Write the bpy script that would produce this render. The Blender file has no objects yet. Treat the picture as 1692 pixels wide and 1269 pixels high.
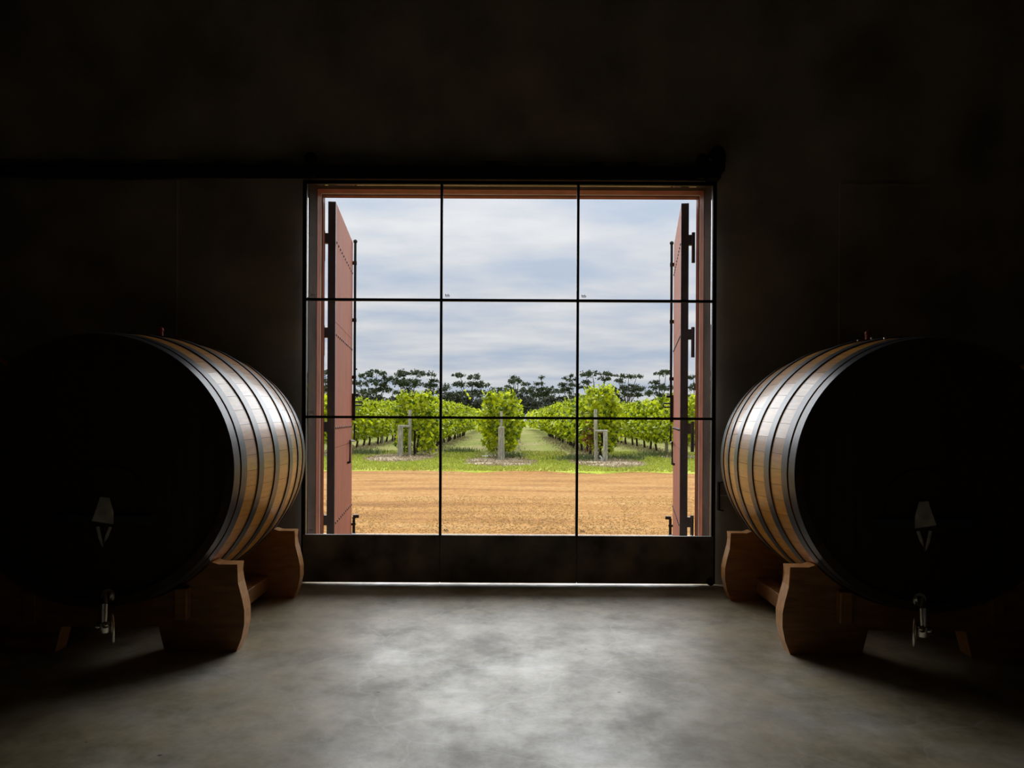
import bpy, bmesh, math, random
from mathutils import Vector, Matrix
random.seed(7)
PI = math.pi
SC = bpy.context.scene
C = SC.collection

# ------------------------------------------------------------------ camera
FPX, CX, HY, EYE = 1270.0, 842.0, 692.0, 1.5
cd = bpy.data.cameras.new('camera'); cam = bpy.data.objects.new('camera', cd); C.objects.link(cam)
cam.location = (0, 0, EYE); cam.rotation_euler = (PI/2, -0.0052, 0)
cd.sensor_width = 36; cd.lens = 36*FPX/1692
cd.shift_x = (846-CX)/1692; cd.shift_y = (HY-634.5)/1692
cd.clip_start = .05; cd.clip_end = 600
SC.camera = cam

# ------------------------------------------------------------------ world: overcast sky, brighter towards the zenith
w = bpy.data.worlds.new('World'); SC.world = w; w.use_nodes = True
nt = w.node_tree; N = nt.nodes; Lk = nt.links; N.clear()
def wn(t, **k):
    n = N.new(t)
    for a, b in k.items(): setattr(n, a, b)
    return n
tc = wn('ShaderNodeTexCoord'); sep = wn('ShaderNodeSeparateXYZ'); Lk.new(tc.outputs['Generated'], sep.inputs[0])
def wmath(op, a, b=None):
    n = wn('ShaderNodeMath', operation=op)
    for i, v in enumerate((a, b)):
        if v is None: continue
        if isinstance(v, (int, float)): n.inputs[i].default_value = v
        else: Lk.new(v, n.inputs[i])
    return n.outputs[0]
zc = wmath('MAXIMUM', sep.outputs[2], 0.0)
den = wmath('ADD', zc, 0.16)
cmb = wn('ShaderNodeCombineXYZ')
Lk.new(wmath('DIVIDE', sep.outputs[0], den), cmb.inputs[0]); Lk.new(wmath('DIVIDE', sep.outputs[1], den), cmb.inputs[1])
mp = wn('ShaderNodeMapping'); mp.inputs['Scale'].default_value = (1.25, 1.9, 1); mp.inputs['Location'].default_value = (3.1, 1.4, 0)
Lk.new(cmb.outputs[0], mp.inputs[0])
nz = wn('ShaderNodeTexNoise'); nz.inputs['Scale'].default_value = 1.25; nz.inputs['Detail'].default_value = 6; nz.inputs['Roughness'].default_value = .52
Lk.new(mp.outputs[0], nz.inputs['Vector'])
rp = wn('ShaderNodeValToRGB'); Lk.new(nz.outputs[0], rp.inputs[0])
e = rp.color_ramp.elements
e[0].position = .36; e[0].color = (.50, .58, .71, 1)
e[1].position = .66; e[1].color = (.80, .81, .83, 1)
x = e.new(.46); x.color = (.60, .65, .74, 1)
x = e.new(.55); x.color = (.70, .72, .77, 1)
grad = wmath('ADD', wmath('MULTIPLY', wmath('POWER', zc, 1.35), 1.3), .80)
bg = wn('ShaderNodeBackground'); wo = wn('ShaderNodeOutputWorld')
Lk.new(rp.outputs[0], bg.inputs[0]); Lk.new(grad, bg.inputs[1]); Lk.new(bg.outputs[0], wo.inputs[0])

# ------------------------------------------------------------------ sun: veiled by thin cloud, high over the vineyard
sd = bpy.data.lights.new('sun', 'SUN'); sd.energy = 7.4; sd.angle = math.radians(92); sd.color = (.955, .97, 1)
so = bpy.data.objects.new('sun', sd); C.objects.link(so)
so.rotation_euler = (math.radians(-38), 0, math.radians(4))     # light travels down and towards the building
so.location = (0, 40, 40)
vs = SC.view_settings
vs.view_transform = 'Standard'; vs.look = 'None'; vs.exposure = 0.17; vs.gamma = 1.0; vs.use_curve_mapping = False

# ------------------------------------------------------------------ helpers
def newmat(name):
    m = bpy.data.materials.new(name); m.use_nodes = True
    return m, m.node_tree, m.node_tree.nodes['Principled BSDF']
def setp(b, **k):
    for a, v in k.items():
        b.inputs[a.replace('_', ' ')].default_value = v
def simple(name, col, rough=.6, metal=0, spec=.5, var=.12, scale=8, stretch=(1, 1, 1), bump=0, coat=0, coatr=.1, rvar=0, detail=5, coord='Object', rand=0):
    m, t, b = newmat(name); n = t.nodes; l = t.links
    co = n.new('ShaderNodeTexCoord'); mpn = n.new('ShaderNodeMapping'); mpn.inputs['Scale'].default_value = stretch
    l.new(co.outputs[coord], mpn.inputs[0])
    vec = mpn.outputs[0]
    if rand:
        oi = n.new('ShaderNodeObjectInfo'); cb = n.new('ShaderNodeVectorMath'); cb.operation = 'SCALE'; cb.inputs[0].default_value = (17, 31, 23)
        l.new(oi.outputs['Random'], cb.inputs['Scale']); ad = n.new('ShaderNodeVectorMath'); l.new(vec, ad.inputs[0]); l.new(cb.outputs[0], ad.inputs[1]); vec = ad.outputs[0]
    nz = n.new('ShaderNodeTexNoise'); nz.inputs['Scale'].default_value = scale; nz.inputs['Detail'].default_value = detail
    l.new(vec, nz.inputs['Vector'])
    r = n.new('ShaderNodeValToRGB'); l.new(nz.outputs[0], r.inputs[0])
    lo = [max(0, c*(1-var*2)) for c in col]; hi = [min(1, c*(1+var*2)) for c in col]
    r.color_ramp.elements[0].position = .3; r.color_ramp.elements[0].color = (*lo, 1)
    r.color_ramp.elements[1].position = .7; r.color_ramp.elements[1].color = (*hi, 1)
    out = r.outputs[0]
    if rand:
        hs = n.new('ShaderNodeHueSaturation'); mr = n.new('ShaderNodeMapRange'); mr.inputs['To Min'].default_value = 1-rand; mr.inputs['To Max'].default_value = 1+rand
        l.new(oi.outputs['Random'], mr.inputs['Value']); l.new(mr.outputs[0], hs.inputs['Value']); l.new(out, hs.inputs['Color']); out = hs.outputs[0]
    l.new(out, b.inputs['Base Color'])
    setp(b, Roughness=rough, Metallic=metal, Specular_IOR_Level=spec, Coat_Weight=coat, Coat_Roughness=coatr)
    if rvar:
        mr2 = n.new('ShaderNodeMapRange'); mr2.inputs['To Min'].default_value = rough-rvar; mr2.inputs['To Max'].default_value = rough+rvar
        mr2.inputs['From Min'].default_value = .3; mr2.inputs['From Max'].default_value = .7
        l.new(nz.outputs[0], mr2.inputs['Value']); l.new(mr2.outputs[0], b.inputs['Roughness'])
    if bump:
        bp = n.new('ShaderNodeBump'); bp.inputs['Strength'].default_value = bump; bp.inputs['Distance'].default_value = .01
        l.new(nz.outputs[0], bp.inputs['Height']); l.new(bp.outputs[0], b.inputs['Normal'])
    return m

M = {}
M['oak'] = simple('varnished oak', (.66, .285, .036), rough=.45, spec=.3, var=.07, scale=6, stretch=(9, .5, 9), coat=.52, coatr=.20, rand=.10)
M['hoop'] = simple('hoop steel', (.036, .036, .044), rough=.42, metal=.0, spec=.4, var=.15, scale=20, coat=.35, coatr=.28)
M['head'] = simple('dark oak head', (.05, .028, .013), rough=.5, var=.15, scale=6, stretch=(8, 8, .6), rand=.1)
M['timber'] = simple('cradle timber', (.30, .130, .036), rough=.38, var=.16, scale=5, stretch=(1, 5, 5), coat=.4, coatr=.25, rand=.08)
M['lit_edge'] = simple('cradle timber edges', (.62, .29, .085), rough=.5, spec=.3, var=.12, scale=9, stretch=(2, 8, 2), coat=.15, coatr=.25)  # lighter copy of the timber: window light on board edges put into the colour
M['chrome'] = simple('polished steel', (.75, .75, .74), rough=.14, metal=1, var=.03)
M['brushed'] = simple('brushed steel', (.55, .54, .52), rough=.38, metal=1, var=.08, scale=30)
M['painted_sheen'] = simple('pale enamel', (.60, .59, .56), rough=.5, var=.15, scale=14)  # matt pale tone stands in for the reflection on steel plate and handle
M['red'] = simple('red stopper', (.50, .08, .05), rough=.35, var=.08)
M['wall'] = simple('dark rammed wall', (.44, .40, .34), rough=.95, var=.16, scale=1.6, bump=.25, detail=9, spec=.15)
M['ceil'] = simple('dark ceiling', (.25, .24, .22), rough=.95, var=.2, scale=2, spec=.1)
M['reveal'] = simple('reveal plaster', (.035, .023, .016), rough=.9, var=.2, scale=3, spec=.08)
M['blacksteel'] = simple('black steel', (.012, .012, .013), rough=.5, var=.2, scale=14, spec=.3)
M['panelsteel'] = simple('blackened door panel', (.17, .17, .16), rough=.75, var=.35, scale=3.2, bump=.1, detail=8, spec=.3)
M['rustframe'] = simple('red oxide frame', (.21, .068, .038), rough=.65, spec=.15, var=.12, scale=7, stretch=(1, 1, .6))
M['rust'] = simple('red oxide sheet', (.25, .084, .048), rough=.75, spec=.12, var=.07, scale=3.5, stretch=(1, 2.2, .5), detail=8)
M['darkedge'] = simple('shutter edge steel', (.040, .030, .032), rough=.5, var=.15, scale=9)
M['rivet'] = simple('rivet steel', (.03, .018, .017), rough=.5, var=.1)
M['mark'] = simple('etched white mark', (.55, .55, .55), rough=.8, var=.05)
M['post'] = simple('weathered post', (.30, .285, .225), rough=.9, var=.25, scale=9, stretch=(3, 3, .5), bump=.3)
M['trunk'] = simple('vine trunk bark', (.04, .028, .02), rough=.95, var=.3, scale=12, bump=.3)
M['gumbark'] = simple('gum tree bark', (.07, .06, .05), rough=.95, var=.3, scale=2)
M['whiteplastic'] = simple('white plastic', (.40, .40, .39), rough=.5, var=.04)
M['rubber'] = simple('black rubber', (.02, .02, .02), rough=.7, var=.1)

def glass_mat():
    m = bpy.data.materials.new('window glass'); m.use_nodes = True; t = m.node_tree; n = t.nodes; l = t.links; n.clear()
    o = n.new('ShaderNodeOutputMaterial'); mx = n.new('ShaderNodeMixShader'); tr = n.new('ShaderNodeBsdfTransparent'); g = n.new('ShaderNodeBsdfGlossy'); fr = n.new('ShaderNodeFresnel')
    fr.inputs[0].default_value = 1.35; g.inputs['Roughness'].default_value = .01; tr.inputs[0].default_value = (.985, .99, .988, 1)
    l.new(fr.outputs[0], mx.inputs[0]); l.new(tr.outputs[0], mx.inputs[1]); l.new(g.outputs[0], mx.inputs[2]); l.new(mx.outputs[0], o.inputs[0])
    return m
M['glass'] = glass_mat()

def leaf_mat(name, lo, hi, trans=.35, rough=.45):
    m = bpy.data.materials.new(name); m.use_nodes = True; t = m.node_tree; n = t.nodes; l = t.links; b = n['Principled BSDF']; o = n['Material Output']
    ge = n.new('ShaderNodeNewGeometry'); r = n.new('ShaderNodeValToRGB'); l.new(ge.outputs['Random Per Island'], r.inputs[0])
    r.color_ramp.elements[0].color = (*lo, 1); r.color_ramp.elements[1].color = (*hi, 1)
    l.new(r.outputs[0], b.inputs['Base Color']); setp(b, Roughness=rough, Specular_IOR_Level=.35)
    tl = n.new('ShaderNodeBsdfTranslucent'); l.new(r.outputs[0], tl.inputs[0]); mx = n.new('ShaderNodeMixShader'); mx.inputs[0].default_value = trans
    l.new(b.outputs[0], mx.inputs[1]); l.new(tl.outputs[0], mx.inputs[2]); l.new(mx.outputs[0], o.inputs[0])
    return m
M['vineleaf'] = leaf_mat('vine leaves', (.030, .075, .002), (.62, .68, .014), trans=.36)
M['gumleaf'] = leaf_mat('gum leaves', (.012, .022, .007), (.075, .098, .034), trans=.15, rough=.6)
M['bushleaf'] = leaf_mat('scrub leaves', (.011, .016, .006), (.052, .060, .026), trans=.15, rough=.6)
M['grass'] = leaf_mat('grass blades', (.19, .24, .018), (.42, .42, .07), trans=.3, rough=.7)
M['straw'] = leaf_mat('dry straw', (.24, .18, .105), (.46, .37, .24), trans=.2, rough=.8)
M['weed'] = leaf_mat('grey green weeds', (.06, .085, .025), (.15, .18, .07), trans=.2, rough=.8)
M['pebble'] = leaf_mat('gravel stones', (.22, .105, .020), (.44, .25, .060), trans=.0, rough=.85)
M['deadleaf'] = leaf_mat('withered vine leaves', (.13, .05, .015), (.22, .09, .03), trans=.3, rough=.6)

def floor_mat():
    m, t, b = newmat('burnished concrete'); n = t.nodes; l = t.links
    co = n.new('ShaderNodeTexCoord')
    def noise(sc, det, st=(1, 1, 1), ro=.55):
        mpn = n.new('ShaderNodeMapping'); mpn.inputs['Scale'].default_value = st; l.new(co.outputs['Object'], mpn.inputs[0])
        q = n.new('ShaderNodeTexNoise'); q.inputs['Scale'].default_value = sc; q.inputs['Detail'].default_value = det; q.inputs['Roughness'].default_value = ro
        l.new(mpn.outputs[0], q.inputs['Vector']); return q.outputs[0]
    a = noise(.9, 10, (1, .9, 1), .66); c2 = noise(1.7, 14, (1.15, 1.0, 1), .70); c3 = noise(16, 4)
    r = n.new('ShaderNodeValToRGB'); l.new(a, r.inputs[0])
    e = r.color_ramp.elements; e[0].position = .34; e[0].color = (.34, .265, .135, 1); e[1].position = .66; e[1].color = (.58, .545, .46, 1)
    q = e.new(.5); q.color = (.48, .405, .255, 1)
    r2 = n.new('ShaderNodeValToRGB'); l.new(c2, r2.inputs[0]); e = r2.color_ramp.elements
    e[0].position = .36; e[0].color = (.50, .485, .43, 1); e[1].position = .62; e[1].color = (1.1, 1.1, 1.12, 1)
    mx = n.new('ShaderNodeMix'); mx.data_type = 'RGBA'; mx.blend_type = 'MULTIPLY'; mx.inputs['Factor'].default_value = 1
    l.new(r.outputs[0], mx.inputs['A']); l.new(r2.outputs[0], mx.inputs['B'])
    # small dark pits
    r3 = n.new('ShaderNodeValToRGB'); vo = n.new('ShaderNodeTexVoronoi'); vo.inputs['Scale'].default_value = 2.2; l.new(co.outputs['Object'], vo.inputs['Vector'])
    l.new(vo.outputs['Distance'], r3.inputs[0]); e = r3.color_ramp.elements; e[0].position = .018; e[0].color = (.25, .24, .22, 1); e[1].position = .03; e[1].color = (1, 1, 1, 1)
    mx2 = n.new('ShaderNodeMix'); mx2.data_type = 'RGBA'; mx2.blend_type = 'MULTIPLY'; mx2.inputs['Factor'].default_value = 1
    l.new(mx.outputs['Result'], mx2.inputs['A']); l.new(r3.outputs[0], mx2.inputs['B'])
    ns = n.new('ShaderNodeTexNoise'); ns.inputs['Scale'].default_value = 1.3; ns.inputs['Detail'].default_value = 4; l.new(co.outputs['Object'], ns.inputs['Vector'])
    va = n.new('ShaderNodeVectorMath'); va.operation = 'MULTIPLY_ADD'; va.inputs[1].default_value = (.9, .9, 0); l.new(ns.outputs['Color'], va.inputs[0]); l.new(co.outputs['Object'], va.inputs[2])
    vk = n.new('ShaderNodeTexVoronoi'); vk.feature = 'DISTANCE_TO_EDGE'; vk.inputs['Scale'].default_value = .75; l.new(va.outputs[0], vk.inputs['Vector'])
    rk = n.new('ShaderNodeValToRGB'); l.new(vk.outputs['Distance'], rk.inputs[0]); e = rk.color_ramp.elements; e[0].position = .002; e[0].color = (.45, .45, .45, 1); e[1].position = .005; e[1].color = (0, 0, 0, 1)
    mk_ = n.new('ShaderNodeMath'); mk_.operation = 'MULTIPLY'; l.new(rk.outputs[0], mk_.inputs[0]); l.new(a, mk_.inputs[1])
    mx3 = n.new('ShaderNodeMix'); mx3.data_type = 'RGBA'; l.new(mk_.outputs[0], mx3.inputs['Factor']); l.new(mx2.outputs['Result'], mx3.inputs['A']); mx3.inputs['B'].default_value = (.62, .61, .58, 1)
    l.new(mx3.outputs['Result'], b.inputs['Base Color'])
    mr = n.new('ShaderNodeMapRange'); mr.inputs['From Min'].default_value = .3; mr.inputs['From Max'].default_value = .7; mr.inputs['To Min'].default_value = .60; mr.inputs['To Max'].default_value = .36
    l.new(c2, mr.inputs['Value']); l.new(mr.outputs[0], b.inputs['Roughness'])
    setp(b, Specular_IOR_Level=.5)
    bp = n.new('ShaderNodeBump'); bp.inputs['Strength'].default_value = .12; bp.inputs['Distance'].default_value = .01; l.new(c3, bp.inputs['Height']); l.new(bp.outputs[0], b.inputs['Normal'])
    return m
M['floor'] = floor_mat()

def ground_mat(name, cols, sc, st=(1, 1, 1), fine=18, finev=.35):
    m, t, b = newmat(name); n = t.nodes; l = t.links
    co = n.new('ShaderNodeTexCoord'); mpn = n.new('ShaderNodeMapping'); mpn.inputs['Scale'].default_value = st; l.new(co.outputs['Object'], mpn.inputs[0])
    q = n.new('ShaderNodeTexNoise'); q.inputs['Scale'].default_value = sc; q.inputs['Detail'].default_value = 8; q.inputs['Roughness'].default_value = .6; l.new(mpn.outputs[0], q.inputs['Vector'])
    r = n.new('ShaderNodeValToRGB'); l.new(q.outputs[0], r.inputs[0]); e = r.color_ramp.elements
    e[0].position = .32; e[0].color = (*cols[0], 1); e[1].position = .68; e[1].color = (*cols[-1], 1)
    if len(cols) == 3: x = e.new(.5); x.color = (*cols[1], 1)
    f = n.new('ShaderNodeTexNoise'); f.inputs['Scale'].default_value = fine; f.inputs['Detail'].default_value = 4; l.new(co.outputs['Object'], f.inputs['Vector'])
    mr = n.new('ShaderNodeMapRange'); mr.inputs['From Min'].default_value = .3; mr.inputs['From Max'].default_value = .7; mr.inputs['To Min'].default_value = 1-finev; mr.inputs['To Max'].default_value = 1+finev; l.new(f.outputs[0], mr.inputs['Value'])
    hs = n.new('ShaderNodeHueSaturation'); l.new(r.outputs[0], hs.inputs['Color']); l.new(mr.outputs[0], hs.inputs['Value']); l.new(hs.outputs[0], b.inputs['Base Color'])
    setp(b, Roughness=.95, Specular_IOR_Level=.1)
    bp = n.new('ShaderNodeBump'); bp.inputs['Strength'].default_value = .6; bp.inputs['Distance'].default_value = .03; l.new(f.outputs[0], bp.inputs['Height']); l.new(bp.outputs[0], b.inputs['Normal'])
    return m
M['yard'] = ground_mat('orange gravel ground', ((.17, .076, .018), (.255, .126, .032), (.29, .168, .056)), .55, (.5, 2.6, 1), fine=16)
M['turf'] = ground_mat('short green turf', ((.18, .23, .013), (.26, .30, .024), (.36, .34, .07)), .45, (1, 1.5, 1), fine=10)
M['soil'] = ground_mat('dry grassy soil', ((.12, .155, .014), (.185, .195, .038), (.27, .22, .10)), .35, (1, .5, 1), fine=6)

def tag(o, label=None, cat=None, group=None, kind=None):
    if label: o['label'] = label
    if cat: o['category'] = cat
    if group: o['group'] = group
    if kind: o['kind'] = kind
    return o
def link(name, me, parent=None, loc=(0, 0, 0), rot=(0, 0, 0)):
    o = bpy.data.objects.new(name, me); C.objects.link(o); o.location = loc; o.rotation_euler = rot
    if parent: o.parent = parent
    return o
def empty(name, loc=(0, 0, 0), rz=0):
    o = bpy.data.objects.new(name, None); C.objects.link(o); o.location = loc; o.rotation_euler = (0, 0, rz); o.empty_display_size = .1
    return o
def mesh(name, v, f, mat, smooth=False):
    me = bpy.data.meshes.new(name); me.from_pydata(v, [], f); me.update()
    if mat: me.materials.append(M[mat])
    if smooth: me.polygons.foreach_set('use_smooth', [True]*len(me.polygons))
    return me
class MB:
    def __init__(s): s.bm = bmesh.new()
    def box(s, x0, x1, y0, y1, z0, z1, bev=0):
        r = bmesh.ops.create_cube(s.bm, size=1, matrix=Matrix.Translation(((x0+x1)/2, (y0+y1)/2, (z0+z1)/2)) @ Matrix.Diagonal((abs(x1-x0), abs(y1-y0), abs(z1-z0), 1)))
        if bev:
            ed = list({e for v in r['verts'] for e in v.link_edges}); bmesh.ops.bevel(s.bm, geom=ed, offset=bev, segments=2, affect='EDGES', profile=.5)
        return s
    def tube(s, pts, r, seg=8, cap=True):
        pts = [Vector(p) for p in pts]; rs = r if isinstance(r, (list, tuple)) else [r]*len(pts); rings = []
        for i, p in enumerate(pts):
            d = (pts[min(i+1, len(pts)-1)]-pts[max(i-1, 0)]).normalized()
            up = Vector((0, 0, 1)) if abs(d.z) < .9 else Vector((1, 0, 0))
            a = d.cross(up).normalized(); b = d.cross(a)
            rings.append([s.bm.verts.new(p+(a*math.cos(2*PI*k/seg)+b*math.sin(2*PI*k/seg))*rs[i]) for k in range(seg)])
        for A, B in zip(rings, rings[1:]):
            for k in range(seg): s.bm.faces.new((A[k], A[(k+1) % seg], B[(k+1) % seg], B[k]))
        if cap: s.bm.faces.new(rings[0][::-1]); s.bm.faces.new(rings[-1])
        return s
    def prism(s, prof, y0, y1):           # profile in x,z extruded along y
        a = [s.bm.verts.new((p[0], y0, p[1])) for p in prof]; b = [s.bm.verts.new((p[0], y1, p[1])) for p in prof]; n = len(prof)
        for i in range(n): s.bm.faces.new((a[i], a[(i+1) % n], b[(i+1) % n], b[i]))
        s.bm.faces.new(a[::-1]); s.bm.faces.new(b)
        return s
    def sphere(s, c, r, u=10, v=7, sc=(1, 1, 1)):
        bmesh.ops.create_uvsphere(s.bm, u_segments=u, v_segments=v, radius=r, matrix=Matrix.Translation(c) @ Matrix.Diagonal((*sc, 1))); return s
    def mesh(s, name, mat, smooth=False):
        bmesh.ops.recalc_face_normals(s.bm, faces=s.bm.faces)
        me = bpy.data.meshes.new(name); s.bm.to_mesh(me); s.bm.free(); me.materials.append(M[mat])
        if smooth:
            me.polygons.foreach_set('use_smooth', [True]*len(me.polygons)); me.set_sharp_from_angle(angle=math.radians(40))
        return me
    def build(s, name, mat, parent=None, smooth=False, loc=(0, 0, 0)):
        return link(name, s.mesh(name, mat, smooth), parent, loc)
def kids(o): return [c for c in bpy.data.objects if c.parent == o]
def copy_tree(o, parent=None, index=None):
    if index is None:
        index = {}
        for q in bpy.data.objects:
            if q.parent: index.setdefault(q.parent.name, []).append(q)
    c = o.copy(); C.objects.link(c); c.parent = parent
    for ch in index.get(o.name, []): copy_tree(ch, c, index)
    return c

# ------------------------------------------------------------------ room shell
WY0, WY1, OX, OZ, RX, RB, RH = 7.03, 7.60, 1.850, 3.69, 8.5, -6.0, 6.2
def struct(name, mb, mat, parent=None):
    o = mb.build(name, mat, parent)
    if not parent: o['kind'] = 'structure'
    return o
fl = struct('floor', MB().box(-RX, RX, RB, WY1, -.2, 0), 'floor')
struct('wall_front', MB().box(-RX, -OX, WY0, WY1, 0, RH).box(OX, RX, WY0, WY1, 0, RH).box(-OX, OX, WY0, WY1, OZ, RH), 'wall')
struct('wall_left', MB().box(-RX-.3, -RX, RB-.3, WY1, -.2, RH), 'wall')
struct('wall_right', MB().box(RX, RX+.3, RB-.3, WY1, -.2, RH), 'wall')
struct('wall_back', MB().box(-RX, RX, RB-.3, RB, -.2, RH), 'wall')
struct('ceiling', MB().box(-RX-.3, RX+.3, RB-.3, WY1+.5, RH, RH+.25), 'ceil')
# shallow wall piers whose edges show as faint vertical lines
struct('trim_1', MB().box(-4.4, -3.04, WY0-.03, WY0, 0, 3.66), 'wall')
struct('trim_2', MB().box(3.0, 4.4, WY0-.03, WY0, 0, 3.66), 'wall')
# reveal lining + red oxide steel frame around the opening
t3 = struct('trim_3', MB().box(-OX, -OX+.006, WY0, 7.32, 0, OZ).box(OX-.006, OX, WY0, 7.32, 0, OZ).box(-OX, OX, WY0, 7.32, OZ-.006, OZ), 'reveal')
fr = struct('trim_4', MB().box(-OX, -OX+.010, 7.32, 7.46, 0, OZ).box(OX-.010, OX, 7.32, 7.46, 0, OZ).box(-OX+.010, OX-.010, 7.32, 7.46, OZ-.010, OZ), 'rustframe')
struct('outer_flange', MB().box(-OX, -OX+.010, 7.53, 7.62, -.02, OZ).box(OX-.010, OX, 7.53, 7.62, -.02, OZ).box(-OX+.010, OX-.010, 7.53, 7.62, OZ-.010, OZ), 'rustframe', fr)

# ------------------------------------------------------------------ sliding glass door
door = empty('door_1', (0, 6.97, 0)); tag(door, 'tall black steel sliding door with nine glass panes', None, None, 'structure')
def wx(px, d=6.97): return (px-CX)*d/FPX
def wz(py, d=6.97): return EYE-(py-HY)*d/FPX
dl, dr = -1.88, 1.865
DT, DB = wz(300), .016
zs = [wz(884.5), wz(690.5), wz(496.5), wz(306)]
xs = [dl+.036, wx(728.3), wx(953.6), dr-.036]
MB().box(dl, dl+.036, -.02, .02, DB, DT).build('stile', 'blacksteel', door)
MB().box(dr-.036, dr, -.02, .02, DB, DT).build('stile', 'blacksteel', door)
MB().box(dl+.036, dr-.036, -.02, .02, zs[3], DT).build('top_rail', 'blacksteel', door)
for xm in xs[1:3]: MB().box(xm-.0115, xm+.0115, -.016, .016, zs[0], zs[3]).build('mullion', 'blacksteel', door)
for xm in xs[1:3]: MB().box(xm-.03, xm+.03, .0185, .026, DB, zs[0]).build('panel_joint_strip', 'blacksteel', door)
for zm in zs[1:3]:
    for a, b in zip(xs, xs[1:]):
        MB().box(a+(.0115 if a != xs[0] else 0), b-(.0115 if b != xs[3] else 0), -.016, .016, zm-.0115, zm+.0115).build('glazing_bar', 'blacksteel', door)
for a, b in zip(xs, xs[1:]):
    MB().box(a-(.018 if a == xs[0] else -.0025), b+(.018 if b == xs[3] else -.0025), -.024, .018, DB, zs[0]).build('bottom_panel', 'panelsteel', door)
for i in range(3):
    for j in range(3):
        p = MB().box(xs[i]+.008, xs[i+1]-.008, -.003, .003, zs[j]+.008, zs[j+1]-.008).build('pane', 'glass', door)
        mk = MB(); x0 = xs[i]+.035; z0 = zs[j]+.035
        for q in range(4): mk.box(x0+q*.011, x0+q*.011+.007, -.0046, -.0036, z0, z0+(.020, .014, .020, .012)[q])
        mk.box(x0, x0+.04, -.0046, -.0036, z0-.007, z0-.004)
        mk.build('safety_mark', 'mark', p)
MB().tube([(dr-.045, -.05, .04), (dr-.045, -.022, .04)], .035, 14).build('floor_guide_roller', 'rubber', door)
# rail the door hangs from
rail = empty('sliding_rail', (0, 6.97, 0)); tag(rail, 'long dark steel sliding rail on the wall above the glass door', 'door rail')
MB().box(-5.9, 1.80, -.075, -.052, wz(295.8, 6.895), wz(278)).build('track', 'blacksteel', rail)
MB().box(-5.9, 1.80, -.03, .055, wz(277.5), wz(268)).build('wall_angle', 'panelsteel', rail)
for xb in (-1.78, 1.70):
    h = MB().box(xb-.03, xb+.03, -.11, -.078, DT+.005, wz(262)).tube([(xb, -.15, wz(272)), (xb, -.112, wz(272))], .055, 16).build('hanger', 'blacksteel', rail)
MB().prism([(1.76, wz(300)), (1.87, wz(300)), (1.87, wz(290)), (1.905, wz(288)), (1.915, wz(262)), (1.89, wz(250)), (1.84, wz(246)), (1.79, wz(252)), (1.765, wz(266)), (1.80, wz(270)), (1.80, wz(294)), (1.76, wz(294))], -.13, .055).build('end_stop', 'blacksteel', rail)
# latch on the wall beside the right stile
la = empty('door_latch', (1.915, 7.0, 0)); tag(la, 'small black steel latch on the wall right of the glass door', 'latch')
MB().box(-.014, .0, -.02, .03, wz(842), wz(795)).build('back_plate', 'blacksteel', la)
MB().tube([(-.007, -.02, wz(796)), (.02, -.03, wz(795)), (.035, -.03, wz(795))], .006).build('upper_hook', 'blacksteel', la)
MB().tube([(-.007, -.02, wz(841)), (.02, -.03, wz(842)), (.03, -.03, wz(842))], .006).build('lower_hook', 'blacksteel', la)
MB().tube([(.0, -.03, wz(816)), (.055, -.035, wz(816))], .009).sphere((.06, -.035, wz(816)), .014).build('knob', 'brushed', la, True)

# ------------------------------------------------------------------ casks
Rh, Rb, CL, ZC, NS = .832, .903, 1.851, 1.17, 54
def RR(t): return Rb-(Rb-Rh)*(2*t-1)**2
def stave_mesh():
    th = PI/NS-.0010; na, nl = 4, 22; V = []; F = []
    def pt(t, a, r): return (r*math.cos(a), (t-.5)*CL, r*math.sin(a))
    for i in range(nl+1):
        for j in range(na+1): V.append(pt(i/nl, -th+2*th*j/na, RR(i/nl)))
    w_ = na+1
    for i in range(nl):
        for j in range(na): F.append((i*w_+j, i*w_+j+1, (i+1)*w_+j+1, (i+1)*w_+j))
    n0 = len(F); m2 = 6; b = len(V)
    for i in range(m2+1):
        t = i/m2
        for a, dr_ in ((-th, 0), (th, 0), (th, -.045), (-th, -.045)): V.append(pt(t, a, RR(t)+dr_))
    for i in range(m2):
        for k in (1, 2, 3):
            A = b+i*4+k; B = b+i*4+(k+1) % 4
            F.append((A, B, B+4, A+4))
    F.append((b, b+1, b+2, b+3)[::-1]); q = b+m2*4; F.append((q, q+1, q+2, q+3))
    me = mesh('stave', V, F, 'oak'); me.polygons.foreach_set('use_smooth', [i < n0 for i in range(len(F))])
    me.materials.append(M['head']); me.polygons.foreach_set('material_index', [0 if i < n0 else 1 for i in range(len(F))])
    return me
def ring_mesh(t0, t1, th=.008, seg=112):
    V = []; F = []
    prof = [(t0, .0005), (t0, th), ((t0+t1)/2, th), (t1, th), (t1, .0005)]
    for k in range(seg):
        a = 2*PI*k/seg
        for t, o in prof: V.append(((RR(t)+o)*math.cos(a), (t-.5)*CL, (RR(t)+o)*math.sin(a)))
    n = len(prof)
    for k in range(seg):
        k2 = (k+1) % seg
        for j in range(n-1): F.append((k*n+j, k2*n+j, k2*n+j+1, k*n+j+1))
    me = mesh('hoop', V, F, 'hoop', True); bm = bmesh.new(); bm.from_mesh(me); bmesh.ops.recalc_face_normals(bm, faces=bm.faces); bm.to_mesh(me); bm.free()
    me.set_sharp_from_angle(angle=math.radians(35)); return me
HO = [(0, .041), (.054, .096), (.199, .245), (.370, .424)]
HO += [(1-b, 1-a) for a, b in HO[::-1]]
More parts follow.
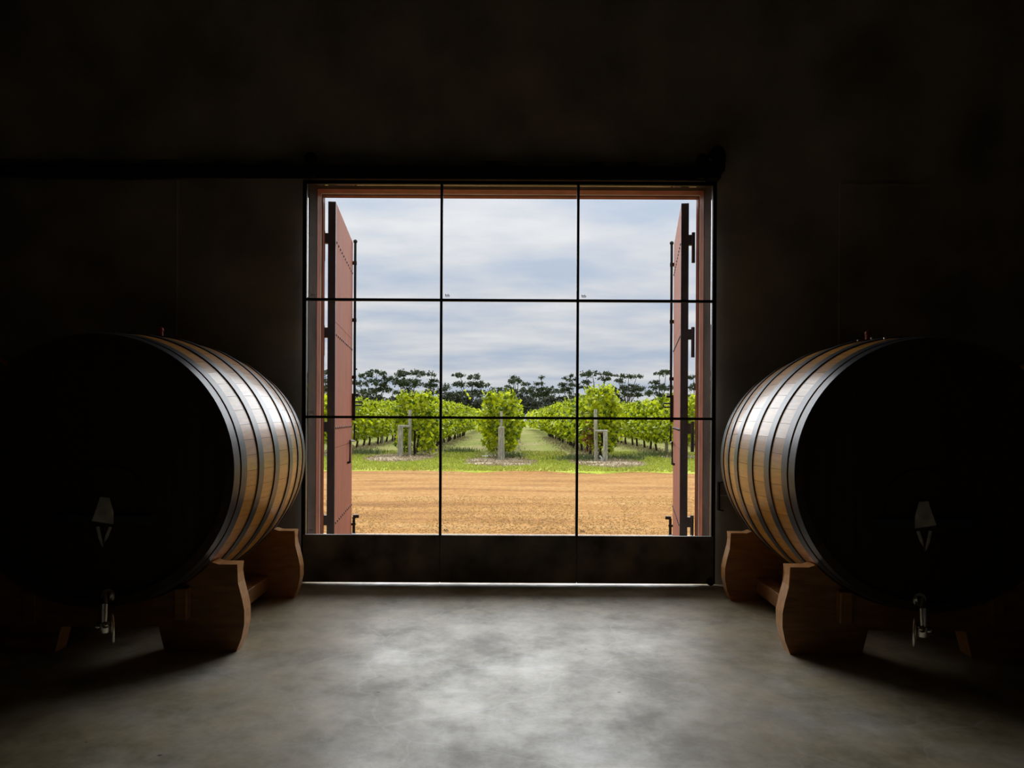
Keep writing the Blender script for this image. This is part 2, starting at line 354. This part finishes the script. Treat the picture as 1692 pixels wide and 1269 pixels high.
def build_cask():
    root = empty('wine_cask', (0, 0, 0))
    sm = stave_mesh()
    for k in range(NS): link('stave', sm, root, rot=(0, -2*PI*(k+.37)/NS, 0))
    for a, b in HO: link('hoop', ring_mesh(a, b), root)
    rh = RR(.035)-.046
    nb = 9; bw = 2*rh/nb
    for side, nm in ((-1, 'head_board'), (1, 'rear_head_board')):
        y0 = side*(.5-.03)*CL
        for i in range(nb):
            xa, xb = -rh+i*bw+.001, -rh+(i+1)*bw-.001; prof = []
            for s in range(5): x = xa+(xb-xa)*s/4; prof.append((x, -math.sqrt(max(rh*rh-x*x, 1e-6))))
            for s in range(5): x = xb+(xa-xb)*s/4; prof.append((x, math.sqrt(max(rh*rh-x*x, 1e-6))))
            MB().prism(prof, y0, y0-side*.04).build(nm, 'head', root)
    yf = -(.5-.03)*CL
    # manway in the head: plate, crossbar, clamp plate and fork handle
    dp = [(-.20, -.52), (.20, -.52), (.22, -.25)] + [(.22*math.cos(a), -.14+.17*math.sin(a)) for a in [PI*s/8 for s in range(0, 9)]] + [(-.22, -.25)]
    mw = MB().prism(dp, yf-.022, yf-.001).build('manway_door', 'head', root)
    MB().box(-.30, .30, yf-.06, yf-.023, -.33, -.275).build('crossbar', 'hoop', mw)
    MB().prism([(-.062, -.305), (.062, -.325), (.062, -.25), (.038, -.165), (-.012, -.160), (-.035, -.23)], yf-.075, yf-.061).build('clamp_plate', 'painted_sheen', mw)
    MB().tube([(-.02, yf-.085, -.34), (.0, yf-.10, -.40), (.018, yf-.10, -.455), (.04, yf-.10, -.40), (.055, yf-.085, -.34)], .010, 8).build('fork_handle', 'painted_sheen', mw, True)
    # drain valve at the foot of the head
    dv = MB().tube([(.05, yf, -.70), (.05, yf-.13, -.70), (.055, yf-.18, -.74), (.058, yf-.19, -.84)], .026, 12).build('drain_valve', 'chrome', root, True)
    MB().tube([(.058, yf-.19, -.84), (.058, yf-.19, -.90)], .038, 14).sphere((.04, yf-.225, -.86), .020).sphere((.085, yf-.222, -.85), .020).build('valve_body', 'chrome', dv, True)
    MB().tube([(.10, yf-.17, -.80), (.115, yf-.19, -.86), (.115, yf-.19, -.96)], .009, 8).build('valve_lever', 'chrome', dv, True)
    MB().tube([(.05, yf-.10, -.70), (.05, yf-.12, -.70)], .042, 14).build('valve_collar', 'chrome', dv)
    mw.location = (.05, 0, .0); dv.location = (.06, 0, -.05)
    # bung and stopper on the crown
    MB().tube([(0, 0, Rb-.004), (0, 0, Rb+.012)], .055, 16).build('bung', 'head', root)
    st = MB().tube([(0, 0, Rb+.012), (0, 0, Rb+.050)], [.020, .018], 12).sphere((0, 0, Rb+.064), .023).build('stopper', 'red', root, True)
    for t in (.46, .30, .16):
        MB().sphere((-.10-.2*(.46-t), (t-.5)*CL, math.sqrt(RR(t)**2-(.10+.2*(.46-t))**2)+.010), .010).build('hoop_rivet', 'brushed', root, True)
    return root
def build_cradle():
    root = empty('cask_cradle', (0, 0, 0))
    def board(y0, y1, rs, arch):
        pr = []
        right = [(.800, .560), (.797, .500), (.805, .440), (.832, .335), (.846, .265), (.846, .175), (.828, .085), (.795, .0)]
        top = math.asin((ZC-.575)/rs)
        xi = rs*math.cos(top)
        n = 22; arc = []
        for s in range(n+1):
            a = -PI+top+(PI-2*top)*s/n
            arc.append((rs*math.cos(a), ZC+rs*math.sin(a)))
        foot = [(.345, 0), (.305, .165), (-.305, .165), (-.345, 0)] if arch else [(.36, 0), (.33, .10), (-.33, .10), (-.36, 0)]
        prof = arc + [(xi+.045, .560)] + right + foot + [(-x, z) for x, z in right[::-1]] + [(-xi-.045, .560)]
        mb = MB(); mb.prism(prof, y0, y1)
        bmesh.ops.triangulate(mb.bm, faces=[f for f in mb.bm.faces if len(f.verts) > 4])
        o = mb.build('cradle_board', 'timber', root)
        o.data.materials.append(M['lit_edge'])
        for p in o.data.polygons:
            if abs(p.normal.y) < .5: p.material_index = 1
        return o
    f0, f1, b0, b1 = -.735, -.60, .735, .865
    board(f0, f1, .872, True); board(b0, b1, .864, False)
    for s in (-1, 1):
        MB().box(s*.455, s*.588, f1, b0, .07, .187, .006).build('stretcher', 'timber', root)
        MB().box(s*.47-.04, s*.47+.04, f0-.07, f0, .22, .42, .008).build('tie_block', 'timber', root)
    return root
proto = build_cask(); cproto = build_cradle()
YAW = .03; YM = 4.7+CL/2
CK = [(-2.558, -1, 'large oak wine cask with black hoops just left of the glass door', 'timber cradle under the oak cask left of the glass door'),
      (2.620, 1, 'large oak wine cask with black hoops just right of the glass door', 'timber cradle under the oak cask right of the glass door'),
      (-4.41, -1, 'shadowed oak cask at the far left edge, mostly hidden by its neighbour', 'dark timber cradle of the shadowed cask at the far left edge'),
      (4.47, 1, 'shadowed oak cask at the far right edge, mostly hidden by its neighbour', 'dark timber cradle of the shadowed cask at the far right edge')]
for i, (x, s, lab, clab) in enumerate(CK):
    c = proto if i == 0 else copy_tree(proto); k = cproto if i == 0 else copy_tree(cproto)
    c.location = (x, YM, ZC); k.location = (x, YM, 0); c.rotation_euler = k.rotation_euler = (0, 0, -s*YAW if False else (YAW if s < 0 else -YAW))
    if s > 0:
        for ch in c.children:
            if ch.name.startswith(('manway_door', 'drain_valve')): ch.scale.x = -1; ch.location.x *= -1
    tag(c, lab, 'cask', 'oak casks in a row along the wall'); tag(k, clab, 'cradle', 'timber cask cradles')

# ------------------------------------------------------------------ shutters
def shutter(side, xn, xf, lab):
    YN, YF, ZT, TH = 7.66, 9.44, 3.655, .075
    W = math.hypot(YF-YN, xf-xn); ang = math.atan2(-(xf-xn), YF-YN)
    r = empty('steel_shutter', (xn, YN, 0), ang); s = side     # local: y along width, inner face at x=0, body towards s*x
    zsm = [.02, 1.20, 2.46, ZT]
    for a, b in zip(zsm, zsm[1:]):
        MB().box(0, s*.006, .03, W, a+.002, b-.002).build('steel_sheet', 'rust', r)
    MB().box(s*.0, s*TH, 0, .03, .02, ZT).build('hinge_stile', 'darkedge', r)
    MB().box(s*.007, s*TH, W-.03, W, .02, ZT).build('lock_stile', 'darkedge', r)
    MB().box(s*.007, s*TH, .03, W-.03, ZT-.03, ZT).build('top_edge', 'darkedge', r)
    MB().box(s*.007, s*TH, .03, W-.03, .02, .05).build('bottom_edge', 'darkedge', r)
    MB().box(s*(TH-.006), s*TH, .03, W-.03, .05, ZT-.03).build('outer_sheet', 'rust', r)
    rm = MB().sphere((0, 0, 0), .0145, 8, 5, (.6, 1, 1)).mesh('rivet', 'rivet', True)
    for z in (3.266, 2.335, 1.398, .443):
        for q in range(11): link('rivet', rm, r, (-s*.002, .085+q*(W-.15)/10, z))
    for z in (3.17, 2.23, 1.29, .36):
        h = MB().box(s*TH, s*(TH+.05), .0, .05, z+.07, z+.17).build('hinge', 'darkedge', r)
        MB().tube([(s*(TH+.045), .0, z-.11), (s*(TH+.045), .0, z+.19)], .018, 10).build('hinge_pin', 'darkedge', h, True)
    # espagnolette bolt at the free edge, lever, catch, pull handle, foot bolt
    b = MB().tube([(-s*.03, W-.012, 1.775), (-s*.03, W-.012, ZT+.012)], .016, 10).build('upper_bolt', 'blacksteel', r, True)
    MB().sphere((-s*.03, W-.012, ZT+.012), .026).build('bolt_cap', 'blacksteel', b, True)
    MB().tube([(-s*.03, W-.012, 1.785), (-s*.085, W-.02, 1.785)], .018, 8).build('bolt_lever', 'blacksteel', b)
    MB().tube([(-s*.03, W-.012, 2.10), (-s*.06, W-.012, 2.10)], .010, 8).build('bolt_stop', 'blacksteel', b)
    for z in (2.0, 2.7, 3.4): MB().box(-s*.05, 0, W-.035, W, z-.02, z+.02).build('bolt_guide', 'blacksteel', b)
    ct = MB().box(-s*.04, 0, W-.03, W+.005, 1.47, 1.80).build('catch', 'blacksteel', r)
    MB().tube([(-s*.04, W, 1.70), (-s*.115, W, 1.70), (-s*.125, W, 1.685), (-s*.115, W, 1.655), (-s*.04, W, 1.655)], .010, 8).build('catch_loop', 'blacksteel', ct, True)
    ph = MB().tube([(-s*.03, W+.01, 1.42), (-s*.03, W-.01, 1.22), (-s*.03, W-.52, 1.235), (-s*.03, W-.55, .98)], .012, 8).build('pull_handle', 'blacksteel', r, True)
    MB().tube([(-s*.03, W-.55, .99), (0, W-.55, .98)], .014, 8).build('handle_mount', 'blacksteel', ph)
    fb = MB().tube([(-s*.03, W-.02, .02), (-s*.03, W-.02, .29)], .018, 10).build('foot_bolt', 'blacksteel', r, True)
    MB().box(-s*.09, -s*.02, W-.035, W, .275, .315).build('foot_bolt_lever', 'blacksteel', fb)
    for z in (.08, .2): MB().box(-s*.052, 0, W-.04, W, z-.015, z+.015).build('foot_bolt_guide', 'blacksteel', fb)
    tag(r, lab, 'shutter', 'riveted steel shutters outside the glass door')
shutter(-1, -1.742, -1.935, 'red oxide riveted steel shutter swung open on the left of the opening')
shutter(1, 1.70, 2.01, 'red oxide riveted steel shutter swung open on the right of the opening')

# ------------------------------------------------------------------ ground outside
def grid(name, x0, x1, y0, y1, nx, ny, mat, zf, edge=None):
    V = []; F = []
    for j in range(ny+1):
        for i in range(nx+1):
            x = x0+(x1-x0)*i/nx; y = y0+(y1-y0)*j/ny
            if edge and j == 0: y += edge(x)
            V.append((x, y, zf(x, y)))
    for j in range(ny):
        for i in range(nx):
            a = j*(nx+1)+i; F.append((a, a+1, a+nx+2, a+nx+1))
    o = link(name, mesh(name, V, F, mat, True)); o['kind'] = 'structure'; return o
g0 = lambda x, y: -.03+.012*math.sin(x*1.7+y*.6)+.01*math.sin(y*2.3-x*.4)
grid('gravel_yard', -40, 40, 7.6, 24, 80, 40, 'yard', lambda x, y: g0(x, y)*min(1, (y-7.6)+.1)-.002)
ed = lambda x: .22*math.sin(x*1.3)+.16*math.sin(x*3.1+1)+.1*math.sin(x*7.7)
grid('grass_verge', -40, 40, 21.7, 30.5, 160, 24, 'turf', lambda x, y: -.075+.09*min(1, max(0, (y-21.6)/1.2))+.015*math.sin(x*2.2+y), ed)
def rowdist(x):
    u = (x+.3)/3.5; return abs(u-round(u))*3.5
grid('vineyard_ground', -60, 60, 30.3, 260, 160, 60, 'soil', lambda x, y: .03+.06*max(0, 1-rowdist(x)/.9))

def leafquad(V, F, p, s, rnd):
    # a folded leaf: two triangles sharing the midrib
    d = Vector((rnd.gauss(0, 1), rnd.gauss(0, 1), rnd.gauss(-.35, .8)))
    if d.length < 1e-3: d = Vector((0, 0, -1))
    d.normalize(); q = d.cross(Vector((rnd.gauss(0, 1), rnd.gauss(0, 1), rnd.gauss(0, 1))))
    if q.length < 1e-3: q = d.orthogonal()
    q.normalize(); nrm = d.cross(q)
    b = len(V); p = Vector(p)
    V += [tuple(p-d*s*.5), tuple(p+q*s*.46+nrm*s*.12), tuple(p+d*s*.55), tuple(p-q*s*.46+nrm*s*.12)]
    F.append((b, b+1, b+2)); F.append((b, b+2, b+3))

# gravel stones near the door
rnd = random.Random(3); V = []; F = []
for i in range(22000):
    y = 8.6+(rnd.random()**1.4)*6.6; x = rnd.uniform(-.34, .34)*y+rnd.uniform(-.4, .4); s = rnd.uniform(.006, .016)
    z = g0(x, y)-.002; a = rnd.uniform(0, PI); b = len(V); ca, sa = math.cos(a), math.sin(a)
    for dx, dy, dz in ((1, .2, .2), (0, 1, .1), (-1, .1, .25), (.1, -1, .15), (0, 0, .9)):
        dx *= rnd.uniform(.7, 1.4); V.append((x+s*(dx*ca-dy*sa), y+s*(dx*sa+dy*ca), z+s*dz))
    for k in range(4): F.append((b+k, b+(k+1) % 4, b+4))
o = link('gravel_stones', mesh('gravel_stones', V, F, 'pebble')); tag(o, 'loose orange gravel stones on the yard beyond the door', 'gravel', kind='stuff')

def tufts(name, pts, hmin, hmax, mat, label, cat, rnd, wd=.02, mounds=()):
    V = []; F = []
    for x, y, z in pts:
        h = rnd.uniform(hmin, hmax); a = rnd.uniform(0, 2*PI); lx, ly = rnd.gauss(0, .5)*h, rnd.gauss(0, .5)*h; b = len(V)
        V += [(x-wd*math.cos(a), y-wd*math.sin(a), z), (x+wd*math.cos(a), y+wd*math.sin(a), z), (x+lx, y+ly, z+h)]
        F.append((b, b+1, b+2))
    for mx_, my_, mr_ in mounds:
        b = len(V); V.append((mx_, my_, .075))
        for ring in (1, 2, 3):
            for k in range(20):
                a = 2*PI*k/20; r = mr_*ring/3*(1+(.25*math.sin(k*2.3+mx_*5+my_*3)+rnd.uniform(-.25, .25))*(ring > 1)); V.append((mx_+1.25*r*math.cos(a), my_+r*math.sin(a), (.065, .045, -.02)[ring-1]+rnd.uniform(-.008, .008)))
        for k in range(20):
            k2 = (k+1) % 20; F.append((b, b+1+k, b+1+k2))
            for g in (0, 1): F.append((b+1+g*20+k, b+21+g*20+k, b+21+g*20+k2, b+1+g*20+k2))
    o = link(name, mesh(name, V, F, mat)); tag(o, label, cat, kind='stuff'); return o
rnd = random.Random(5)
POSTS = [(-4.02, 28.9), (-.29, 26.8), (3.27, 26.4)]
pts = []
while len(pts) < 26000:
    y = 21.7+rnd.random()**1.1*13; x = rnd.uniform(-.27, .27)*y
    if y < 22.3+ed(x) and rnd.random() < .6: continue
    if any(((x-px)/1.15)**2+((y-py+.6)/2.6)**2 < 1 for px, py in POSTS) or (y > 29 and rowdist(x) < .8): continue
    pts.append((x, y, .02))
tufts('grass_blades', pts, .03, .09, 'grass', 'short yellow green grass on the verge between yard and vines', 'grass', rnd, .022)
pts = []
for px, py in POSTS:
    for i in range(1500):
        a = rnd.uniform(0, 2*PI); r = math.sqrt(rnd.random()); pts.append((px+1.25*r*math.cos(a), py-.6+2.7*r*math.sin(a), .02))
for i in range(12000):
    y = rnd.uniform(28, 60); k = rnd.randint(-4, 3); pts.append((-.3+3.5*k+rnd.gauss(0, .45), y, .06))
tufts('dry_straw', pts, .03, .11, 'straw', 'pale dry straw lying round the posts and under the vines', 'straw', rnd, .035, [(px+q*.42+rnd.uniform(-.25, .25), py-.7+dy_+rnd.uniform(-.5, .5), rnd.uniform(.5, .9)) for px, py in POSTS for q in (-1, 0, 1) for dy_ in (-.9, .4, 1.8)])
pts = []
for cx_, cy_, sx, n in ((-5.9, 31.5, .8, 420), (2.5, 27.6, .9, 480), (4.3, 28.2, .6, 260), (.1, 29.0, .5, 160), (-2.2, 34, .8, 260), (5.9, 31, .9, 260)):
    for i in range(n): pts.append((rnd.gauss(cx_, sx*.5), rnd.gauss(cy_, .5), .02))
tufts('low_weeds', pts, .08, .28, 'weed', 'grey green weeds at the foot of the vine rows', 'weeds', rnd, .03)

# ------------------------------------------------------------------ vines
def vine_mesh(seed, n, zlo, zhi, hw, hl, shoots=26):
    rnd = random.Random(seed); V = []; F = []
    for i in range(n):
        y = rnd.uniform(-hl, hl); u = rnd.random()**.8; z = zlo+(zhi-zlo)*u
        prof = hw*(.40+.60*math.sin(PI*min(1, (z-zlo)/(zhi-zlo)*.78+.10)))*(1+.38*math.sin(y*5+seed)*math.sin(z*6+seed*2))
        x = (1 if rnd.random() < .5 else -1)*prof*rnd.random()**.45
        zt = z+.14*math.sin(y*3.3+seed*1.7)
        leafquad(V, F, (x, y, zt), rnd.uniform(.12, .20), rnd)
    for k in range(shoots):
        x, y = rnd.gauss(0, hw*.4), rnd.uniform(-hl, hl); h = rnd.uniform(.08, .36); lx, ly = rnd.gauss(0, .3), rnd.gauss(0, .3)
        for q in range(7):
            f = q/6; leafquad(V, F, (x+lx*f*h, y+ly*f*h, zhi-.05+h*f), rnd.uniform(.07, .15)*(1.2-f*.5), rnd)
    return mesh('foliage', V, F, 'vineleaf')
def trunk_mesh(seed):
    rnd = random.Random(seed); mb = MB()
    mb.tube([(0, 0, -.03), (rnd.uniform(-.06, .06), rnd.uniform(-.06, .06), .35), (rnd.uniform(-.08, .08), rnd.uniform(-.1, .1), .7), (0, 0, .98)], [.06, .05, .045, .035], 7)
    mb.tube([(0, 0, .85), (.02, .35, 1.0), (0, .85, 1.02)], [.035, .028, .02], 6); mb.tube([(0, 0, .85), (-.02, -.35, 1.0), (0, -.85, 1.02)], [.035, .028, .02], 6)
    return mb.mesh('trunk', 'trunk', True)
VF = [vine_mesh(s, 1250, .58, 2.12, .70, .88) for s in range(5)]
VE = [vine_mesh(20, 1900, .22, 2.30, .78, .9, 50), vine_mesh(21, 1700, .38, 2.25, .62, .86, 44), vine_mesh(22, 1700, .45, 2.45, .62, .88, 60)]
VT = [trunk_mesh(s) for s in range(4)]
ROWS = [-14.3, -10.8, -7.3, -3.75, -.3, 3.25, 6.7, 10.2, 13.7]
RLAB = ['in the fourth vine row left of the central post', 'in the third vine row left of the central post', 'in the second vine row left of the central post', 'in the vine row behind the left pair of posts',
        'in the middle vine row behind the central short post', 'in the vine row behind the right pair of posts', 'in the second vine row right of the central post', 'in the third vine row right of the central post', 'in the fourth vine row right of the central post']
rnd = random.Random(11); YEND = 66; seen = {}
for ri, X in enumerate(ROWS):
    y = {3: 30.1, 4: 28.0, 5: 27.7}.get(ri, 29.5); j = 0
    while y < YEND:
        if abs(X)/y < .30:
            first = (j == 0 and ri in (3, 4, 5))
            v = empty('grape_vine', (X+rnd.uniform(-.08, .08), y, .03))
            link('foliage', VE[ri-3] if first else VF[rnd.randrange(5)], v, rot=(0, 0, 0 if first else rnd.choice((0, PI)))).scale = (1, 1, 1 if first else rnd.uniform(.93, 1.08))
            link('trunk', VT[rnd.randrange(4)], v)
            if first:
                lab = {3: 'bushy grape vine sprawling to the ground beside the left pair of posts', 4: 'leafy grape vine directly behind the central short post', 5: 'tallest grape vine, rising above the right pair of posts'}[ri]
            else: lab = ('nearest leafy grape vine ' if not seen.get(ri) and ri not in (3, 4, 5) else 'leafy green grape vine ') + RLAB[ri]
            seen[ri] = 1
            tag(v, lab, 'grape vine', 'grape vines ' + RLAB[ri])
            if first and ri == 5:
                V = []; F = []
                for q in range(90): leafquad(V, F, (rnd.gauss(-.5, .16), rnd.gauss(-.75, .1), rnd.gauss(.85, .25)), rnd.uniform(.09, .15), rnd)
                link('withered_leaves', mesh('withered_leaves', V, F, 'deadleaf'), v)
        y += 1.8; j += 1
V = []; F = []; rnd = random.Random(31)
for X in ROWS+[-17.8, -21.3, 17.2, 20.7]:
    for i in range(5200):
        y = rnd.uniform(YEND, 106)
        if abs(X)/y > .3: continue
        leafquad(V, F, (X+rnd.gauss(0, .36), y, rnd.uniform(.6, 2.35)+.1*math.sin(y*2+X)), rnd.uniform(.22, .36), rnd)
o = link('distant_vines', mesh('distant_vines', V, F, 'vineleaf')); tag(o, 'far ends of the vine rows in front of the trees', 'grape vines', kind='stuff')

# ------------------------------------------------------------------ trellis end posts
def rpost(mb, x, y, z0, z1, r, lean=0):
    mb.tube([(x, y, z0), (x+lean*.5, y, (z0+z1)/2), (x+lean, y, z1-.015), (x+lean, y, z1)], [r*1.04, r, r*.97, r*.8], 14); return mb
p = empty('trellis_end_post', (-4.08, 28.9, 0)); tag(p, 'pair of grey timber trellis posts joined by a rail, left of the path', 'post', 'trellis end posts')
rpost(MB(), -.02, 0, -.05, 1.24, .105).build('strainer_post', 'post', p, True); rpost(MB(), .30, .25, -.05, 1.82, .065).build('tall_post', 'post', p, True)
MB().tube([(-.02, .0, 1.20), (.30, .2, 1.19)], .05, 8).build('brace_rail', 'post', p, True); MB().box(-.045, .005, -.125, -.10, .86, .93).build('row_tag', 'whiteplastic', p)
p = empty('trellis_end_post', (-.285, 26.75, 0)); tag(p, 'single thick round grey post in the middle of the vineyard edge', 'post', 'trellis end posts')
rpost(MB(), 0, 0, -.05, 1.22, .115, .0).build('strainer_post', 'post', p, True); rpost(MB(), -.005, .35, -.05, 1.77, .05).build('tall_post', 'post', p, True)
p = empty('trellis_end_post', (3.27, 26.2, 0)); tag(p, 'pair of grey timber trellis posts with a white pipe fitting, right of the path', 'post', 'trellis end posts')
rpost(MB(), 0, 0, -.05, 1.08, .075).build('strainer_post', 'post', p, True); rpost(MB(), -.28, .3, -.05, 1.84, .06, -.03).build('tall_post', 'post', p, True)
MB().tube([(-.3, .25, 1.09), (.0, 0, 1.10), (.07, -.03, 1.10)], .045, 8).build('brace_rail', 'post', p, True); MB().box(-.01, .03, -.10, -.075, .76, .83).build('row_tag', 'whiteplastic', p)
MB().tube([(-.12, -.08, .0), (-.12, -.08, .17)], .045, 10).tube([(-.12, -.08, .17), (-.2, -.05, .26)], .03, 8).build('pipe_fitting', 'whiteplastic', p, True)
for x, y, h_ in ((-7.2, 43.5, 1.25), (-7.35, 33.5, 1.5), (6.75, 33.0, 1.5)):
    p = empty('row_post', (x, y, 0)); rpost(MB(), 0, 0, -.03, h_, .07).build('shaft', 'post', p, True); MB().tube([(-.09, -.06, h_*.6), (.09, -.06, h_*.6)], .015, 6).build('wire_staple', 'brushed', p)
    tag(p, {43.5: 'thin grey row post among trunks left of the left pair of posts', 33.5: 'grey row post at the free edge of the left shutter', 33.0: 'grey row post beside the free edge of the right shutter'}[y], 'post', 'row posts')

# ------------------------------------------------------------------ trees behind
def tree(name, D, clumps, base, lab, cat='tree', mat='gumleaf', group='gum trees behind the vineyard', seed=0, dens=1.0, trunk=True):
    rnd = random.Random(seed); sc = D/FPX
    bx = (base-CX)*sc; r = empty(name, (bx, D, 0)); V = []; F = []; tb = MB()
    pts = []
    for (px, py, rx, ry) in clumps:
        c = Vector(((px-CX)*sc-bx, rnd.uniform(-1.5, 1.5), EYE+(HY-py)*sc)); pts.append((c, rx*sc, ry*sc))
        for q in range(int(dens*(3+rx*ry/5.5))):
            a = rnd.uniform(-1, 1); dome = math.sqrt(max(0, 1-a*a)); e_ = rnd.uniform(-1, 1)*dome; u = rnd.uniform(-.55, 1)*max(.25, math.sqrt(max(0, 1-a*a-e_*e_)))
            o_ = Vector((a*rx*sc, e_*rx*sc*.8, u*ry*sc)); rb = rnd.uniform(.28, .62)
            for i in range(int(16+rb*34)):
                v = Vector((rnd.gauss(0, .5), rnd.gauss(0, .5), rnd.gauss(0, .32)))*rb
                leafquad(V, F, tuple(c+o_+v), rnd.uniform(.16, .36), rnd)
    link('crown', mesh('crown', V, F, mat), r)
    if trunk:
        low = min(p[0].z for p in pts); f = Vector((0, 0, low*.55))
        tb.tube([(0, 0, -.1), tuple(f*.5+Vector((.1, 0, 0))), tuple(f)], [.24, .20, .16], 7)
        for c, rx, ry in pts:
            mid = f.lerp(c, .55)+Vector((rnd.uniform(-.3, .3), 0, rnd.uniform(-.2, .3)))
            tb.tube([tuple(f), tuple(mid), tuple(c)], [.13, .085, .04], 5)
        tb.build('trunk', 'gumbark', r, True)
    tag(r, lab, cat, group)
TR = [
 ([(622, 618, 14, 6), (601, 623, 10, 6), (641, 628, 8, 8), (618, 635, 18, 9), (592, 635, 8, 5), (634, 646, 12, 8), (606, 650, 16, 8)], 620, 'broad gum tree with a domed crown nearest the left shutter'),
 ([(666, 620, 11, 7), (687, 619, 13, 7), (659, 633, 10, 8), (679, 636, 20, 11), (670, 650, 18, 10)], 675, 'twin crowned gum tree, second from the left shutter'),
 ([(712, 620, 5, 3), (717, 630, 7, 4), (711, 638, 10, 10), (715, 650, 12, 8)], 713, 'slim gum tree just left of the left mullion'),
 ([(735, 643, 8, 7), (740, 654, 11, 8)], 738, 'low rounded gum tree just right of the left mullion'),
 ([(760, 621, 12, 4), (782, 625, 10, 6), (759, 637, 10, 5), (780, 635, 9, 5), (798, 637, 11, 7), (770, 652, 18, 8), (793, 651, 14, 9)], 776, 'layered flat topped gum tree right of the left mullion'),
 ([(818, 647, 10, 6), (836, 646, 13, 8)], 828, 'low dark gum tree behind the middle vine row'),
 ([(847, 624, 3, 2.5), (850, 631, 10, 4.5), (856, 628, 5, 6), (847, 648, 10, 8)], 850, 'small umbrella gum tree at the centre of the view'),
 ([(870, 635, 6, 4), (890, 635, 5, 4), (895, 623, 2, 1.2), (878, 646, 16, 9), (908, 646, 15, 11), (892, 652, 14, 8)], 890, 'dark bushy gum tree with one thin bare twig above it'),
 ([(931, 636, 6, 5), (936, 646, 10, 8), (944, 620, 3.5, 1.8), (945, 628, 6, 3.5), (936, 624, 3, 1.8), (947, 636, 7, 4)], 941, 'wispy gum tree just left of the right mullion'),
 ([(966, 620, 7, 4), (979, 617, 9, 6), (1002, 618, 12, 4), (999, 625, 12, 3.5), (967, 631, 8, 4), (964, 639, 8, 3)], 985, 'umbrella shaped gum tree with thin stems right of the right mullion'),
 ([(1024, 620, 8, 3), (1038, 622, 5, 5), (1022, 629, 8, 5), (1053, 621, 7, 2.5), (1040, 641, 12, 9), (1015, 648, 16, 9), (1057, 642, 9, 8), (1047, 652, 14, 8)], 1036, 'tall sparse gum tree with a separate small cap on its right'),
 ([(1088, 617, 8, 3), (1101, 614, 10, 5), (1083, 631, 8, 3.5), (1093, 640, 18, 9), (1077, 650, 12, 8), (1103, 655, 14, 9)], 1093, 'spreading gum tree beside the right shutter'),
 ([(534, 616, 14, 6), (540, 632, 10, 6), (528, 645, 16, 10)], 534, 'gum tree seen in the gap between left jamb and shutter'),
 ([(1146, 622, 10, 5), (1150, 640, 12, 9)], 1147, 'gum tree seen in the gap between right jamb and shutter')]
for i, (cl, b, lab) in enumerate(TR): tree('gum_tree', 141+(i*5 % 14), cl, b, lab, seed=40+i)
rnd = random.Random(77); names = []
WORD = ['behind the left shutter', 'left of the broad domed gum', 'under the broad domed gum', 'right of the broad domed gum', 'under the twin crowned gum', 'left of the left mullion', 'right of the left mullion', 'under the flat topped gum',
        'right of the flat topped gum', 'left of the centre', 'at the centre of the view', 'right of the centre', 'under the dark bushy gum', 'left of the right mullion', 'right of the right mullion', 'under the umbrella gum', 'left of the sparse gum', 'right of the sparse gum', 'left of the right shutter', 'behind the right shutter']
for i, wd in enumerate(WORD):
    px = 560+i*30.2; top = rnd.uniform(650, 662); D = 113+8*(i % 3)
    tree('scrub_tree', D, [(px+rnd.uniform(-4, 4), top+8, 15, 9), (px-9, top+18, 15, 11), (px+9, top+18, 15, 11), (px, top+28, 18, 10)], px, 'low dark scrub tree ' + wd, mat='bushleaf', group='low scrub trees behind the vineyard', seed=100+i, dens=.8)
